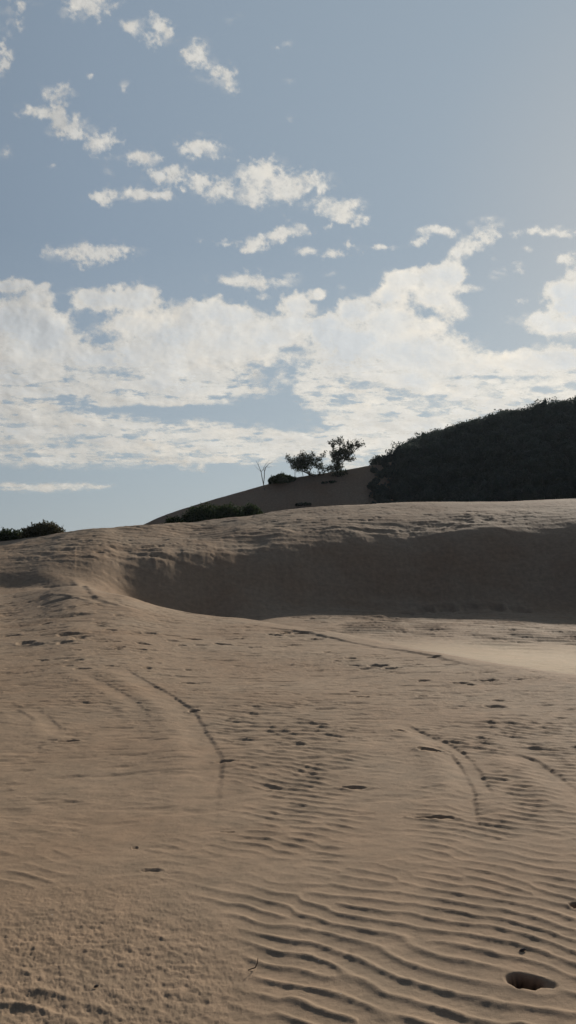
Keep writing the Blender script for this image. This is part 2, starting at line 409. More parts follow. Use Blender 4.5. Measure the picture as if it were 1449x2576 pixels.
# ------------------------------------------------------------------ foliage materials
def leaf_mat(name, dark, lite, trans=.25):
    m, nt = mat(name)
    tc = nd(nt, 'ShaderNodeTexCoord').outputs['Object']
    gi = nd(nt, 'ShaderNodeNewGeometry')
    c = ramp(nt, gi.outputs['Random Per Island'], [(0, dark), (1, lite)])
    c2 = ramp(nt, noise_node(nt, tc, .8, 3), [(.3, (.7, .7, .7)), (.7, (1.25, 1.2, 1.1))])
    c = mixc(nt, c, c2, 1.0, 'MULTIPLY')
    b = nd(nt, 'ShaderNodeBsdfPrincipled'); b.inputs['Roughness'].default_value = .75; b.inputs['Specular IOR Level'].default_value = .15
    t = nd(nt, 'ShaderNodeBsdfTranslucent'); mx = nd(nt, 'ShaderNodeMixShader'); mx.inputs[0].default_value = trans
    nt.links.new(c, b.inputs['Base Color']); nt.links.new(c, t.inputs['Color'])
    nt.links.new(b.outputs[0], mx.inputs[1]); nt.links.new(t.outputs[0], mx.inputs[2])
    o = nd(nt, 'ShaderNodeOutputMaterial'); nt.links.new(mx.outputs[0], o.inputs[0]); return m
M_wood = leaf_mat("woodland_leaf", (.06, .085, .075), (.085, .112, .092), .15)
M_bush = leaf_mat("bush_leaf", (.03, .055, .022), (.085, .115, .035), .2)
M_dry = leaf_mat("dry_bush_leaf", (.06, .06, .025), (.14, .115, .05), .25)
M_tree = leaf_mat("tree_leaf", (.025, .042, .024), (.06, .085, .035), .18)
def plain(name, a, bb, sc=6, rough=.9):
    m, nt = mat(name)
    tc = nd(nt, 'ShaderNodeTexCoord').outputs['Object']
    c = ramp(nt, noise_node(nt, tc, sc, 5), [(.3, a), (.7, bb)])
    b = nd(nt, 'ShaderNodeBsdfPrincipled'); b.inputs['Roughness'].default_value = rough
    nt.links.new(c, b.inputs['Base Color'])
    o = nd(nt, 'ShaderNodeOutputMaterial'); nt.links.new(b.outputs[0], o.inputs[0]); return m
M_bark = plain("dark_bark", (.045, .036, .028), (.10, .08, .06))
M_dead = plain("bleached_wood", (.22, .19, .15), (.36, .31, .25))
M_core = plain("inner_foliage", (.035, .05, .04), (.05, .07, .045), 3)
M_twig = plain("dry_twig", (.05, .038, .025), (.12, .09, .06), 60)
M_stone = plain("dark_shell", (.06, .05, .045), (.12, .10, .085), 80)

def obj(name, me, m, parent=None, loc=(0, 0, 0)):
    me.materials.append(m); o = bpy.data.objects.new(name, me); COL.objects.link(o)
    o.location = loc
    if parent is not None: o.parent = parent
    return o
def thing(name, label, cat, loc, group=None):
    o = bpy.data.objects.new(name, None); COL.objects.link(o); o.location = loc
    o.empty_display_size = .3
    o["label"] = label; o["category"] = cat
    if group: o["group"] = group
    return o

# ---- leaves: each a small folded rhomb, random orientation
def leaf_cloud(centres, sizes, seed, aspect=.5, updir=None):
    g = np.random.default_rng(seed); n = len(centres)
    a = g.normal(size=(n, 3))
    if updir is not None: a = a * .55 + np.asarray(updir)
    a /= np.linalg.norm(a, axis=1)[:, None]
    b = g.normal(size=(n, 3)); b -= (b * a).sum(1)[:, None] * a; b /= np.linalg.norm(b, axis=1)[:, None]
    nrm = np.cross(a, b)
    s = np.asarray(sizes)[:, None]
    p0 = centres - a * s * .5; p2 = centres + a * s * .5
    p1 = centres + b * s * aspect * .5 + nrm * s * .08; p3 = centres - b * s * aspect * .5 + nrm * s * .08
    v = np.stack([p0, p1, p2, p3], 1).reshape(-1, 3)
    return v, np.arange(4 * n)

def tube_mesh(name, paths, sides=6):
    """paths: list of [(point, radius), ...] as tapered limbs in one mesh"""
    vs = []; fs = []
    for path in paths:
        P = [np.array(p, float) for p, _ in path]; base = len(vs)
        for i, (p, r) in enumerate(path):
            t = P[min(i + 1, len(P) - 1)] - P[max(i - 1, 0)]; t /= np.linalg.norm(t) + 1e-9
            q = np.cross(t, (0.31, .9, .2)); q /= np.linalg.norm(q); w = np.cross(t, q)
            for k in range(sides):
                a = 2 * math.pi * k / sides
                vs.append(P[i] + r * (math.cos(a) * q + math.sin(a) * w))
        for i in range(len(P) - 1):
            for k in range(sides):
                k2 = (k + 1) % sides
                fs += [base + i * sides + k, base + i * sides + k2, base + (i + 1) * sides + k2, base + (i + 1) * sides + k]
    me = new_mesh(name, np.array(vs), fs, 4); smooth(me); return me

def limb(p, d, length, r0, r1, n=6, wander=.25, lift=.15, g=None):
    p = np.array(p, float); d = np.array(d, float); d /= np.linalg.norm(d); out = [(p.copy(), r0)]
    for i in range(1, n + 1):
        d = d + g.normal(size=3) * wander / n * 2 + np.array([0, 0, lift / n]); d /= np.linalg.norm(d)
        p = p + d * length / n; out.append((p.copy(), r0 + (r1 - r0) * i / n))
    return out

# ---- bushes
def bush(name, label, u, v, w, h, seed, r=None, m=M_bush, group=None, dens=1.0, leaf=.11, depth=.8, sink=.1):
    g = np.random.default_rng(seed)
    if r is None: x, y, z = ground(u, v)
    else:
        a = float(az_of(u)); x, y = r * math.sin(a), r * math.cos(a)
    z = height_at(x, y, TERR) - sink
    root = thing(name, label, "bush", (x, y, z), group)
    nl = max(4, int(5 + w * 3)); lobes = []
    for i in range(nl):
        t = (i + .5) / nl * 2 - 1
        lx = t * w * .42 + g.normal() * w * .04; ly = g.normal() * w * depth * .14
        rr = h * (.36 + .14 * g.random()) * (1 - .35 * abs(t))
        lz = max(rr * .7, (h - rr) * (1 - .55 * abs(t) ** 1.6) * g.uniform(.72, 1.0))
        lobes.append((lx, ly, lz, rr))
        lobes.append((lx + g.normal() * .1, ly, lz * .45, rr * 1.1))
    pts = []; core_v = []; core_f = []
    for (lx, ly, lz, rr) in lobes:
        n = int(240 * dens * (rr / .3) ** 1.6) + 30
        d = g.normal(size=(n, 3)); d /= np.linalg.norm(d, axis=1)[:, None]
        rad = rr * (0.55 + .55 * g.random(n) ** .6); rad *= 1 + .25 * np.sin(5 * d[:, 0] + seed) * np.sin(4 * d[:, 2] + lx)
        q = np.array([lx, ly, lz]) + d * rad[:, None] * np.array([1.25, 1.2, 1.0]); pts.append(q[q[:, 2] > -.05])
    pts = np.concatenate(pts)
    # outward sprigs
    for _ in range(int(18 * dens * w)):
        lx, ly, lz, rr = lobes[g.integers(len(lobes))]
        d = g.normal(size=3); d[2] = abs(d[2]) + .3; d /= np.linalg.norm(d)
        t = g.uniform(.7, 1.5, 9)[:, None]
        q = np.array([lx, ly, lz]) + d * rr * t + g.normal(size=(9, 3)) * .02; pts = np.concatenate([pts, q])
    vv, ff = leaf_cloud(pts, g.uniform(.7, 1.4, len(pts)) * leaf, seed + 1, .55)
    fo = obj("foliage", new_mesh("foliage", vv, ff, 4), m, root)
    paths = []
    for i in range(0, len(lobes), 2):
        lx, ly, lz, rr = lobes[i]
        paths.append(limb((lx * .35, ly * .3, -.05), (lx * .8, ly, max(lz, .2)), math.hypot(lx * .65, lz) + rr * .3, .035, .008, 5, .3, .1, g))
    obj("stem", tube_mesh("stem", paths, 5), M_bark, root)
    return root

G1 = "bushes behind the left end of the crest"
G2 = "bushes below the far dune"
bush("bush", "dark green bush cut by the left picture edge on the sand crest", 11, 541, 2.2, .75, 1, r=46, group=G1, sink=.12)
bush("bush", "olive bush with ragged yellowish top right of the leftmost crest bush", 43, 535, 1.9, .95, 2, r=45, group=G1, m=M_dry, sink=.15)
bush("bush", "small low bush at the left foot of the far dune", 175, 520, 1.0, .95, 3, r=50.2, group=G2, sink=.10)
bush("bush", "tallest rounded dark bush in the row below the far dune", 205, 515, 2.0, 1.5, 4, r=51.6, group=G2, sink=.1)
bush("bush", "mid green bush right of the tallest one below the far dune", 229, 514, 1.5, 1.3, 5, r=52.2, group=G2, sink=.1)
bush("bush", "small round bush at the right end of the row below the far dune", 251, 513, 1.1, 1.1, 6, r=52.6, group=G2, sink=.1)
bush("bush", "flat dark bush on the far crest between bare sapling and leafy tree", 283, 485, 2.9, 1.05, 7, r=91.8, leaf=.17, sink=.3)
bush("bush", "dense dark scrub around the foot of the taller leafy tree", 339, 470, .8, .6, 8, r=91.4, leaf=.17, sink=.3, m=M_tree)
G3 = "low scrub on the shaded far dune face"
for i, (u_, r_, w_, l_) in enumerate([(305, 87.5, 1.8, "wide low scrub patch on the shaded far dune slope under the tree pair"),
                                     (331, 90, 1.8, "small scrub patch on the shaded far dune slope near its right side")]):
    bush("bush", l_, u_, 0, w_, .32, 40 + i, r=r_, leaf=.13, group=G3, m=M_tree, sink=.08, dens=.6)

# ---- leafy trees on the far crest
def leafy_tree(label, u, r, seed, trunk_paths, tufts, group, leaf=.20):
    g = np.random.default_rng(seed)
    a = float(az_of(u)); x, y = r * math.sin(a), r * math.cos(a)
    z = height_at(x, y, TERR) - .15
    root = thing("tree", label, "tree", (x, y, z), group)
    paths = []; pts = []; szs = []
    k = r / F                         # metres per picture unit at this distance
    for path in trunk_paths:
        P = [np.array([p[0] * k, g.normal() * .05 + (p[2] if len(p) > 3 else 0), p[1] * k]) for p in path]
        paths.append([(p, q[-1]) for p, q in zip(P, path)])
    obj("trunk", tube_mesh("trunk", paths, 7), M_bark, root)
    bp = []
    for (tx, tz, rx, rz, ang, n) in tufts:
        c = np.array([tx * k, g.normal() * rx * k * .5, tz * k])
        ca, sa = math.cos(R(ang)), math.sin(R(ang))
        ns = max(3, n // 6)
        for _ in range(ns):          # each tuft is a spray of fine twigs with leaves along them
            e = g.normal(size=3); e /= np.linalg.norm(e); e *= g.random() ** .45
            ex, ez = e[0] * rx * k, e[2] * rz * k
            tip = c + np.array([ex * ca - ez * sa, e[1] * rx * k, ex * sa + ez * ca])
            d = (tip - c) * .5 + np.array([g.normal() * .12, g.normal() * .12, .22 + .1 * g.random()])
            d /= np.linalg.norm(d) + 1e-9
            L = g.uniform(.35, .75)
            bp.append([(tip - d * L * .5, .012), (tip, .008), (tip + d * L * .5, .004)])
            t = g.uniform(-.5, .6, 15)[:, None]
            pts.append(tip + d * L * t + g.normal(size=(15, 3)) * .085)
            szs.append(g.uniform(.6, 1.35, 15) * leaf)
    pts = np.concatenate(pts); szs = np.concatenate(szs)
    vv, ff = leaf_cloud(pts, szs, seed + 2, .42)
    tw = tube_mesh("tw", bp, 3)
    tv = np.empty(len(tw.vertices) * 3); tw.vertices.foreach_get("co", tv)
    tf = np.empty(len(tw.loops), np.int32); tw.loops.foreach_get("vertex_index", tf); bpy.data.meshes.remove(tw)
    me = new_mesh("crown", np.concatenate([vv, tv.reshape(-1, 3)]), np.concatenate([ff, tf + len(vv)]), 4)
    obj("crown", me, M_tree, root); me.materials.append(M_bark)
    ix = np.zeros(len(me.polygons), np.int32); ix[len(ff) // 4:] = 1; me.polygons.foreach_set("material_index", ix)
GT = "leafy trees on the far crest"
# picture units relative to the tree foot: x right, z up
leafy_tree("shorter leafy tree leaning left with a rounded crown and bare lower stems", 315, 91.5, 21,
    [[(5, -2, .10), (0, 1.5, .09), (-6, 4, .08), (-12, 7, .07), (-16, 13, .05), (-18, 19, .03)],
     [(-6, 4, .06), (-4, 9, .045), (0, 13, .03), (5, 15, .02)],
     [(-20, -1, .035), (-20, 6, .03), (-19, 12, .02)], [(-12, 2, .03), (-13, 8, .025), (-16, 13, .02)],
     [(-3, 2, .05), (4, 4, .04), (9, 8, .03)]],
    [(-13, 15, 10, 8.5, 0, 620), (-17, 12, 7, 7, 0, 260), (-5, 17, 9, 6.5, 10, 260), (-12, 21, 7, 4, 0, 150), (-26, 19, 5, 2.2, -40, 70), (-23, 15, 3, 3, 0, 50),
     (3, 14, 6, 3.5, -25, 130), (7, 21, 7, 2, 48, 70), (10, 9, 5, 2.6, -30, 70), (6, 3.5, 3.5, 2.5, 0, 50), (-4, 3.5, 5, 2, -15, 60), (-2, 24, 2.5, 2.5, 40, 25)], GT)
leafy_tree("taller feathery leafy tree with one long branch reaching right", 338, 91, 22,
    [[(0, -2, .14), (0, 4, .12), (-1, 10, .10), (0, 17, .08), (1, 24, .05), (2, 31, .025)],
     [(-1, 10, .06), (7, 17, .05), (14, 25, .03), (22, 31, .015)], [(0, 6, .05), (-6, 9, .04), (-11, 12, .03)], [(0, 17, .04), (-5, 25, .03), (-6, 33, .015)]],
    [(0, 9, 5.5, 8, 0, 330), (-2, 22, 6, 8, 0, 330), (4, 24, 7, 8, -20, 300), (-4, 33, 5, 4, 0, 90), (3, 36, 4, 3.5, 45, 80), (9, 25, 7, 6, 30, 260), (14, 30, 7, 3.2, 35, 130),
     (20, 31.5, 6, 1.8, 20, 70), (24, 33.5, 4, 1.3, 20, 30), (12, 19, 7, 2.6, 10, 110), (-7, 9, 4.5, 3.5, 0, 100), (7, 4.5, 4, 1.6, 20, 40), (2, 2, 4, 3, 0, 120), (9, 34, 3, 2.5, 0, 30)], GT)

# ---- bare sapling
def bare(label, u, r, paths_px, seed, cat="sapling", name="bare_sapling"):
    g = np.random.default_rng(seed)
    a = float(az_of(u)); x, y = r * math.sin(a), r * math.cos(a)
    z = height_at(x, y, TERR) - .1; k = r / F
    paths = [[(np.array([p[0] * k, g.normal() * .04, p[1] * k]), p[2]) for p in path] for path in paths_px]
    o = obj(name, tube_mesh(name, paths, 6), M_dead, None, (x, y, z))
    o["label"] = label; o["category"] = cat; return o
bare("thin bleached leafless sapling forking at the top on the far crest", 265, 91,
     [[(0, -1, .055), (-1.5, 6, .05), (-3, 13, .045), (-4, 19, .04), (-6.5, 25, .022), (-9, 30, .012)],
      [(-1.5, 6, .04), (-.8, 13, .045), (-.6, 19, .04), (1, 24, .03), (4, 27, .022), (8, 29, .012)],
      [(-.6, 19, .03), (-1.5, 23, .025), (1, 27, .018), (4, 30.5, .010)], [(-4, 19, .025), (-1, 22, .02), (1, 24, .015)],
      [(1, 24, .02), (4, 23.5, .014), (6.5, 24.5, .008)], [(-4, 19, .02), (-8, 22.5, .012), (-11, 26, .006)], [(-6.5, 25, .014), (-6.5, 29, .009), (-5.5, 32, .006)]], 61)
bare("low curled dry sprig on the far crest just left of the wooded hill", 376, 92,
     [[(0, -1, .04), (1.5, 2, .03), (2.2, 5, .02), (.5, 7.5, .012)], [(1.5, 2, .025), (-3, 3, .018), (-5, 2.2, .01)], [(-3, 3, .018), (-4, 5.5, .008)]], 62, "sprig", "dry_sprig")
bare("tiny lone dry stem standing on the lower left slope of the far crest", 201, 91.5,
     [[(0, -1, .05), (.2, 2, .045), (-.3, 4, .03)], [(.2, 2, .03), (1.4, 3.4, .015)]], 63, "sprig", "dry_sprig")

# ------------------------------------------------------------------ wooded hill, right
def woodland():
    g = np.random.default_rng(91)
    sky_u = np.array([368, 372, 378, 391, 401, 413, 427, 457, 477, 505, 529, 556, 576, 640, 720, 820, 950])
    sky_v = np.array([500, 486, 476, 466, 456, 443, 436, 427, 421, 413, 409, 403, 400, 396, 399, 415, 450])
    foot_u = np.array([368, 400, 450, 480, 520, 576, 640, 760, 950]); foot_v = np.array([505, 508, 506, 502, 492, 486, 480, 480, 490])
    crowns = []
    for rr in np.arange(84, 118, 2.0):
        u = 362
        while u < 950:
            u += g.uniform(8, 15) if u > 412 else g.uniform(3.5, 7)
            a = float(az_of(u)); r = rr + g.uniform(-1, 1)
            top_v = np.interp(u, sky_u, sky_v); ft_v = np.interp(u, foot_u, foot_v)
            t = (rr - 84) / 32
            zt = r * float(slope_of(a, top_v)) + CAMZ
            # canopy climbs as a rounded mound from its foot to the ridge and stays high behind
            prof_ = math.sin(min(t / .75, 1) * math.pi / 2) ** .8
            r_f = 84; zf = r_f * float(slope_of(a, ft_v)) + CAMZ
            zc = zf + (min(zt, 112 * float(slope_of(a, top_v)) + CAMZ) - zf) * prof_ - .5
            limit = r * float(slope_of(a, top_v + 1.5)) + CAMZ + .45 * vnoise(u / 14., rr / 5., 301) + .25 * g.random() ** 3
            R0 = g.uniform(.55, 1.5) * (1 if u > 400 else .6)
            zc = min(zc, limit - R0 * .8 + g.normal() * .12)
            x, y = r * math.sin(a), r * math.cos(a)
            gz = height_at(x, y, TERR)
            if u < 412: limit = max(limit, gz + R0 * 1.1)
            if u > 371 + (rr - 84) * .2: zc = max(zc, min(gz + R0 * .35, limit - R0 * .8))
            if zc < gz - R0: continue
            crowns.append((x, y, zc, R0))
    crowns = np.array(crowns)
    pts = []; sz = []; outs = []
    for (x, y, z, R0) in crowns:
        n = int(520 * R0 ** 1.5)
        d = g.normal(size=(n, 3)); d[:, 2] = np.abs(d[:, 2]) * 1.0 - .35; d[:, 1] -= .25
        d /= np.linalg.norm(d, axis=1)[:, None]
        lobe = 1 + .22 * np.sin(4 * d[:, 0] + x) * np.sin(5 * d[:, 2] + y) + .12 * np.sin(9 * d[:, 0] + 7 * d[:, 2] + z)
        rad = R0 * lobe * (.72 + .38 * g.random(n))
        pts.append(np.array([x, y, z]) + d * rad[:, None]); sz.append(g.uniform(.12, .28, n))
    pts = np.concatenate(pts); sz = np.concatenate(sz)
    vv, ff = leaf_cloud(pts, sz, 92, .6)
    nleaf = len(ff) // 4
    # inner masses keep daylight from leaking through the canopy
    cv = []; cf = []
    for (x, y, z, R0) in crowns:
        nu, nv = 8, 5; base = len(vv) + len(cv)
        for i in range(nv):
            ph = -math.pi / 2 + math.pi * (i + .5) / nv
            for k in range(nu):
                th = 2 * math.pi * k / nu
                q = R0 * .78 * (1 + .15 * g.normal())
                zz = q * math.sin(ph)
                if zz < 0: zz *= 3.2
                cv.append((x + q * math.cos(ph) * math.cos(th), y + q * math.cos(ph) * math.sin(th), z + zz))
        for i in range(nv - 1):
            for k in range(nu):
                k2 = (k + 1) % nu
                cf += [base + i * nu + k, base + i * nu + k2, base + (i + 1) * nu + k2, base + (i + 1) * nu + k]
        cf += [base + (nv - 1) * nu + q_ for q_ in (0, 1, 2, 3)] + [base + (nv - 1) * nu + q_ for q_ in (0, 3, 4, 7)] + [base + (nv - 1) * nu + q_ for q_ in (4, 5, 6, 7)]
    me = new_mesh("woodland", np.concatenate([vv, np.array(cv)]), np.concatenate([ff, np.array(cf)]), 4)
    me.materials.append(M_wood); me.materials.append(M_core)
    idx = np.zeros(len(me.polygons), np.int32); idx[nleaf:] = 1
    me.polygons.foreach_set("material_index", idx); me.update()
    o = bpy.data.objects.new("woodland", me); COL.objects.link(o)
    o["kind"] = "stuff"; o["category"] = "woodland"
    o["label"] = "dense dark green woodland covering the rounded hill at the right"
woodland()

# ------------------------------------------------------------------ small litter near the viewer
def litter(name, label, cat, u, v, paths, m=M_twig, dz=0):
    x, y, _ = ground(u, v); z = height_at(x, y, TERR) + dz
    o = obj(name, tube_mesh(name, paths, 6), m, None, (x, y, z)); o["label"] = label; o["category"] = cat
litter("twig", "small dark forked twig lying on smooth sand at the bottom", "twig", 254, 970,
       [[((-.022, 0, .002), .0016), ((-.008, .004, .005), .0022), ((.004, .006, .008), .002), ((.012, .01, .022), .0017), ((.014, .012, .04), .001)]])
litter("seed_pod", "tiny dark seed pod on coarse sand near the bottom left", "seed pod", 96, 988,
       [[((-.008, 0, .003), .001), ((-.003, 0, .006), .005), ((.003, .001, .008), .0055), ((.009, .002, .009), .001)]], M_stone)
litter("sand_clod", "small dark sand clod above the burrow among the ripples", "clod", 523, 950,
       [[((-.014, 0, .001), .003), ((-.006, 0, .004), .006), ((.005, .001, .007), .006), ((.012, .0, .006), .002)]], M_stone)

# ------------------------------------------------------------------ clouds
def clouds():
    q = .3975
    Dn = R(22)
    ca = np.concatenate([spaced(-math.pi, -R(60), 50), spaced(-R(60), -Dn, 70), spaced(-Dn, Dn, 760), spaced(Dn, R(60), 70), np.linspace(R(60), math.pi, 51)])
    ce = np.concatenate([spaced(R(.5), R(37), 700), np.linspace(R(37), R(80), 60)])
    E, A = np.meshgrid(ce, ca, indexing='ij')
    dx, dy, dz = np.cos(E) * np.sin(A), np.cos(E) * np.cos(A), np.sin(E)
    u, v = project(dx * 1e4, dy * 1e4, dz * 1e4 + CAMZ)
    inf = (np.abs(A) < R(50)) & (E < R(60))
    u = np.where(inf, u, 288 + A * F); v = np.where(inf, v, 561 - E * F)
    u /= q; v /= q                 # layout is noted in units of a 1449 x 2576 picture
    # warp so that lobes are ragged; the deck flattens with distance (toward the horizon)
    st = 1 + 1.1 * sst(600, 1200, v)
    vt = np.linspace(-6000, 3000, 1801); stt = 1 + 1.1 * sst(760, 1200, vt)
    vint = np.cumsum(stt) * (vt[1] - vt[0])
    vs = np.interp(v, vt, vint)
    sx, sy = u / 60, vs / 60
    wu = u + 20 * fbm(sx * 1.3, sy * 1.3, 3, 201) + 8 * fbm(sx * 5, sy * 5, 2, 203)
    wv = v + (16 * fbm(sx * 1.3, sy * 1.3, 3, 205) + 6 * fbm(sx * 5, sy * 5, 2, 207)) / st
    D_ = np.zeros_like(u); T_ = np.zeros_like(u)
    su, sv = u + .45 * (wu - u), v + .45 * (wv - v)
    def B(cx, cy, rx, ry, s=1.0, ang=0, p=2.0):
        nonlocal D_, T_
        c, n = math.cos(R(ang)), math.sin(R(ang))
        a_, b_ = (wu - cx, wv - cy) if ry > 24 else (su - cx, sv - cy)
        qq = ((a_ * c + b_ * n) / rx) ** 2 + ((-a_ * n + b_ * c) / ry) ** 2
        w = np.exp(-(qq * .7) ** (p / 2))
        if s > 0:
            D_ = 1 - (1 - D_) * (1 - np.clip(s * w, 0, .97))
            # painted shade grows on the side away from the sun (lower left)
            a2, b2 = a_ + rx * .25, b_ - ry * .35
            q2 = ((a2 * c + b2 * n) / rx) ** 2 + ((-a2 * n + b2 * c) / ry) ** 2
            T_ = np.maximum(T_, s * np.exp(-q2 * .9) * min(1, ry / 45))
        else: D_ = D_ * (1 - np.clip(-s * w, 0, 1))
    small = [(40, 10, 38, 20, .55), (42, 58, 16, 22, .6), (40, 90, 14, 14, .4), (225, 18, 50, 26, .75), (215, 5, 60, 18, .6), (8, 140, 18, 50, .9), (325, 70, 22, 18, .85), (398, 66, 30, 30, 1), (385, 95, 22, 16, .7),
             (495, 135, 32, 30, 1), (552, 182, 34, 20, 1), (575, 213, 18, 10, .6), (590, 232, 20, 8, .45), (715, 112, 30, 12, .4), (318, 215, 13, 12, .45), (228, 195, 20, 10, .35), (590, 45, 30, 12, .3), (727, 203, 12, 5, .4),
             (728, 299, 8, 5, .5), (870, 352, 8, 5, .3), (140, 232, 38, 22, .65), (70, 278, 28, 14, .85), (110, 288, 30, 14, .7), (150, 300, 24, 24, .95), (195, 328, 44, 24, 1, 30), (245, 355, 36, 24, .95, 20), (285, 350, 26, 34, .75),
             (128, 335, 22, 8, .4), (350, 392, 34, 14, .8), (385, 395, 25, 12, .6), (505, 372, 46, 22, .9), (15, 385, 20, 12, .35), (140, 416, 20, 5, .4), (275, 435, 25, 8, .35, 30),
             (268, 496, 38, 14, 1), (345, 486, 34, 12, .85), (410, 490, 34, 12, .85), (400, 438, 34, 20, .85), (445, 440, 36, 24, .95), (500, 452, 32, 18, .85), (555, 475, 46, 24, 1), (600, 440, 24, 16, .6),
             (655, 430, 42, 26, 1), (650, 485, 40, 28, .9), (720, 480, 42, 22, .95), (780, 462, 44, 30, 1), (700, 450, 40, 20, .6), (820, 525, 44, 20, .8), (870, 535, 40, 24, .95), (905, 558, 22, 12, .7), (880, 515, 34, 10, .6),
             (730, 553, 14, 7, .7), (745, 578, 40, 10, .7), (700, 594, 34, 12, .8), (645, 615, 36, 14, .9), (625, 632, 26, 8, .6), (765, 631, 24, 8, .75), (560, 613, 24, 7, .7), (515, 608, 26, 12, .35), (850, 640, 36, 14, .8),
             (880, 615, 14, 8, .5), (960, 620, 26, 8, .8), (1056, 608, 28, 12, .9), (1095, 578, 40, 8, .75), (1140, 585, 22, 8, .6), (1225, 548, 14, 6, .4), (1185, 560, 14, 4, .35), (230, 635, 62, 26, 1), (300, 628, 45, 12, .7), (130, 632, 38, 10, .6),
             (600, 702, 56, 15, .95), (645, 715, 30, 12, .7), (705, 710, 38, 12, .5), (660, 746, 18, 8, .55), (725, 690, 22, 6, .4), (820, 688, 22, 6, .4), (555, 745, 16, 5, .4), (860, 722, 12, 4, .3),
             (1230, 590, 36, 22, 1, -25), (1185, 615, 30, 20, .9, -30), (1145, 640, 34, 18, .9, -30), (1410, 585, 38, 12, .8), (1350, 583, 34, 10, .5), (1300, 590, 16, 6, .4), (1330, 631, 13, 6, .6), (1290, 680, 26, 8, .5), (1250, 690, 14, 16, .4), (1300, 663, 18, 5, .5),
             (1250, 648, 16, 5, .4), (1425, 650, 26, 10, .7), (1445, 675, 26, 14, .7), (1308, 760, 22, 6, .5), (1270, 805, 26, 7, .5)]
    for s in small:
        B(s[0], s[1], s[2] * .98, s[3] * (.92 + 2.5 / s[3]), s=min(1, s[4] * 1.15 + .05), ang=s[5] if len(s) > 5 else 0)
    big = [(30, 715, 70, 26, 1), (110, 715, 26, 14, .9), (100, 745, 50, 20, .9), (40, 800, 110, 60, 1), (120, 840, 90, 60, 1), (40, 930, 160, 80, 1), (250, 745, 85, 38, 1), (340, 745, 85, 42, 1), (330, 810, 70, 30, 1),
           (520, 775, 85, 36, 1), (590, 790, 60, 36, 1), (450, 840, 110, 55, 1), (600, 860, 110, 60, 1), (300, 900, 160, 60, 1), (480, 930, 160, 60, 1), (680, 850, 60, 50, .95), (200, 970, 200, 40, .9), (560, 980, 110, 30, .9),
           (750, 760, 55, 36, 1), (800, 735, 26, 18, .9), (740, 810, 60, 30, .95), (830, 820, 60, 40, 1), (900, 770, 55, 40, 1), (980, 740, 60, 34, 1), (1010, 700, 58, 30, 1), (1080, 690, 62, 36, 1), (1130, 690, 46, 36, 1),
           (1185, 722, 42, 14, .9), (1100, 740, 70, 34, 1), (1000, 800, 90, 40, 1), (1140, 775, 55, 26, .9), (1090, 810, 50, 26, .85), (900, 870, 160, 60, 1), (1050, 880, 150, 50, 1), (850, 960, 130, 60, 1), (1020, 960, 190, 60, 1),
           (1200, 930, 160, 50, .9), (1180, 850, 50, 24, .55), (1330, 930, 150, 40, .9), (1420, 900, 110, 36, .95), (1420, 720, 50, 30, 1), (1440, 770, 80, 50, 1), (1350, 800, 50, 26, .9), (1400, 820, 80, 24, .95), (1500, 760, 90, 90, 1),
           (1200, 1010, 220, 50, .9), (950, 1040, 180, 50, .95), (870, 1100, 110, 40, .9), (960, 1120, 160, 50, .9), (1100, 1080, 200, 60, .9), (1400, 1000, 160, 60, .85), (1000, 1165, 160, 16, .5),
           (330, 1000, 130, 22, 1), (470, 1010, 110, 18, .95), (210, 985, 30, 12, .9), (60, 1010, 120, 30, .9), (60, 1080, 160, 50, .95), (200, 1070, 120, 34, .9), (330, 1090, 150, 36, .85), (500, 1100, 160, 34, .9), (640, 1110, 130, 30, .9),
           (750, 1120, 90, 26, .85), (250, 1140, 240, 34, .85), (550, 1150, 180, 22, .75), (60, 1150, 120, 30, .7), (90, 1226, 150, 11, .95), (240, 1222, 60, 5, .6), (690, 1165, 60, 12, .6), (600, 1195, 70, 3, .35), (560, 1186, 60, 4, .4)]
    Dsmall = D_.copy()
    for s in big:
        k_ = .80 if s[1] < 830 else .95
        B(s[0], s[1] + (5 if s[1] < 830 else 0), s[2] * k_, s[3] * k_, s=s[4], ang=0, p=3.6 if s[1] < 830 else 2.6)
    for s in [(255, 855, 32, 14, .8), (265, 880, 26, 9, .5), (210, 800, 16, 22, .5), (160, 760, 22, 14, .6), (1065, 790, 20, 12, .6), (740, 880, 60, 12, .35), (720, 920, 30, 30, .3), (660, 1035, 100, 20, .95), (740, 1065, 50, 18, .8),
              (560, 1028, 130, 10, .75), (420, 1032, 200, 8, .7), (130, 1005, 70, 6, .35), (170, 955, 40, 5, .4), (1240, 830, 60, 34, .85), (1270, 860, 60, 16, .6), (1230, 760, 40, 40, .8), (700, 990, 60, 24, .45), (640, 1005, 60, 10, .5),
              (1300, 950, 120, 6, .4), (1380, 975, 110, 5, .4), (930, 1160, 60, 10, .6), (130, 1120, 60, 10, .3), (230, 1100, 70, 6, .3), (1180, 950, 80, 5, .35), (80, 1185, 160, 10, .5), (420, 1000, 40, 4, .3)]:
        B(*s[:4], s=-s[4])
    # elsewhere in the sky: an ordinary scatter of the same clouds
    gen = sst(.05, .45, fbm(u / 420, vs / 300, 4, 231) + .5 * sst(500, 900, v) - .1)
    ang_sun = np.hypot((A - SUN_AZ) * np.cos(SUN_EL), E - SUN_EL)
    outside = np.maximum(sst(1560, 1750, u), sst(-100, -300, u)); outside = np.maximum(outside, sst(-60, -250, v))
    D_ = np.maximum(D_ * (1 - outside), gen * outside * (1 - sst(R(50), R(85), np.abs(A))))
    ero = fbm(sx * 1.9, sy * 1.9, 5, 211, .58)
    ero2 = fbm(sx * 4.5 + 3, sy * 6.5, 4, 221, .6)
    mottled = sst(860, 1000, v) * (1 - .25 * sst(1150, 1250, v))
    bil = lambda x, y, k: 1 - 3.2 * np.abs(fbm(x * .83 + y * .55, y * .83 - x * .55, 3, k, .45))
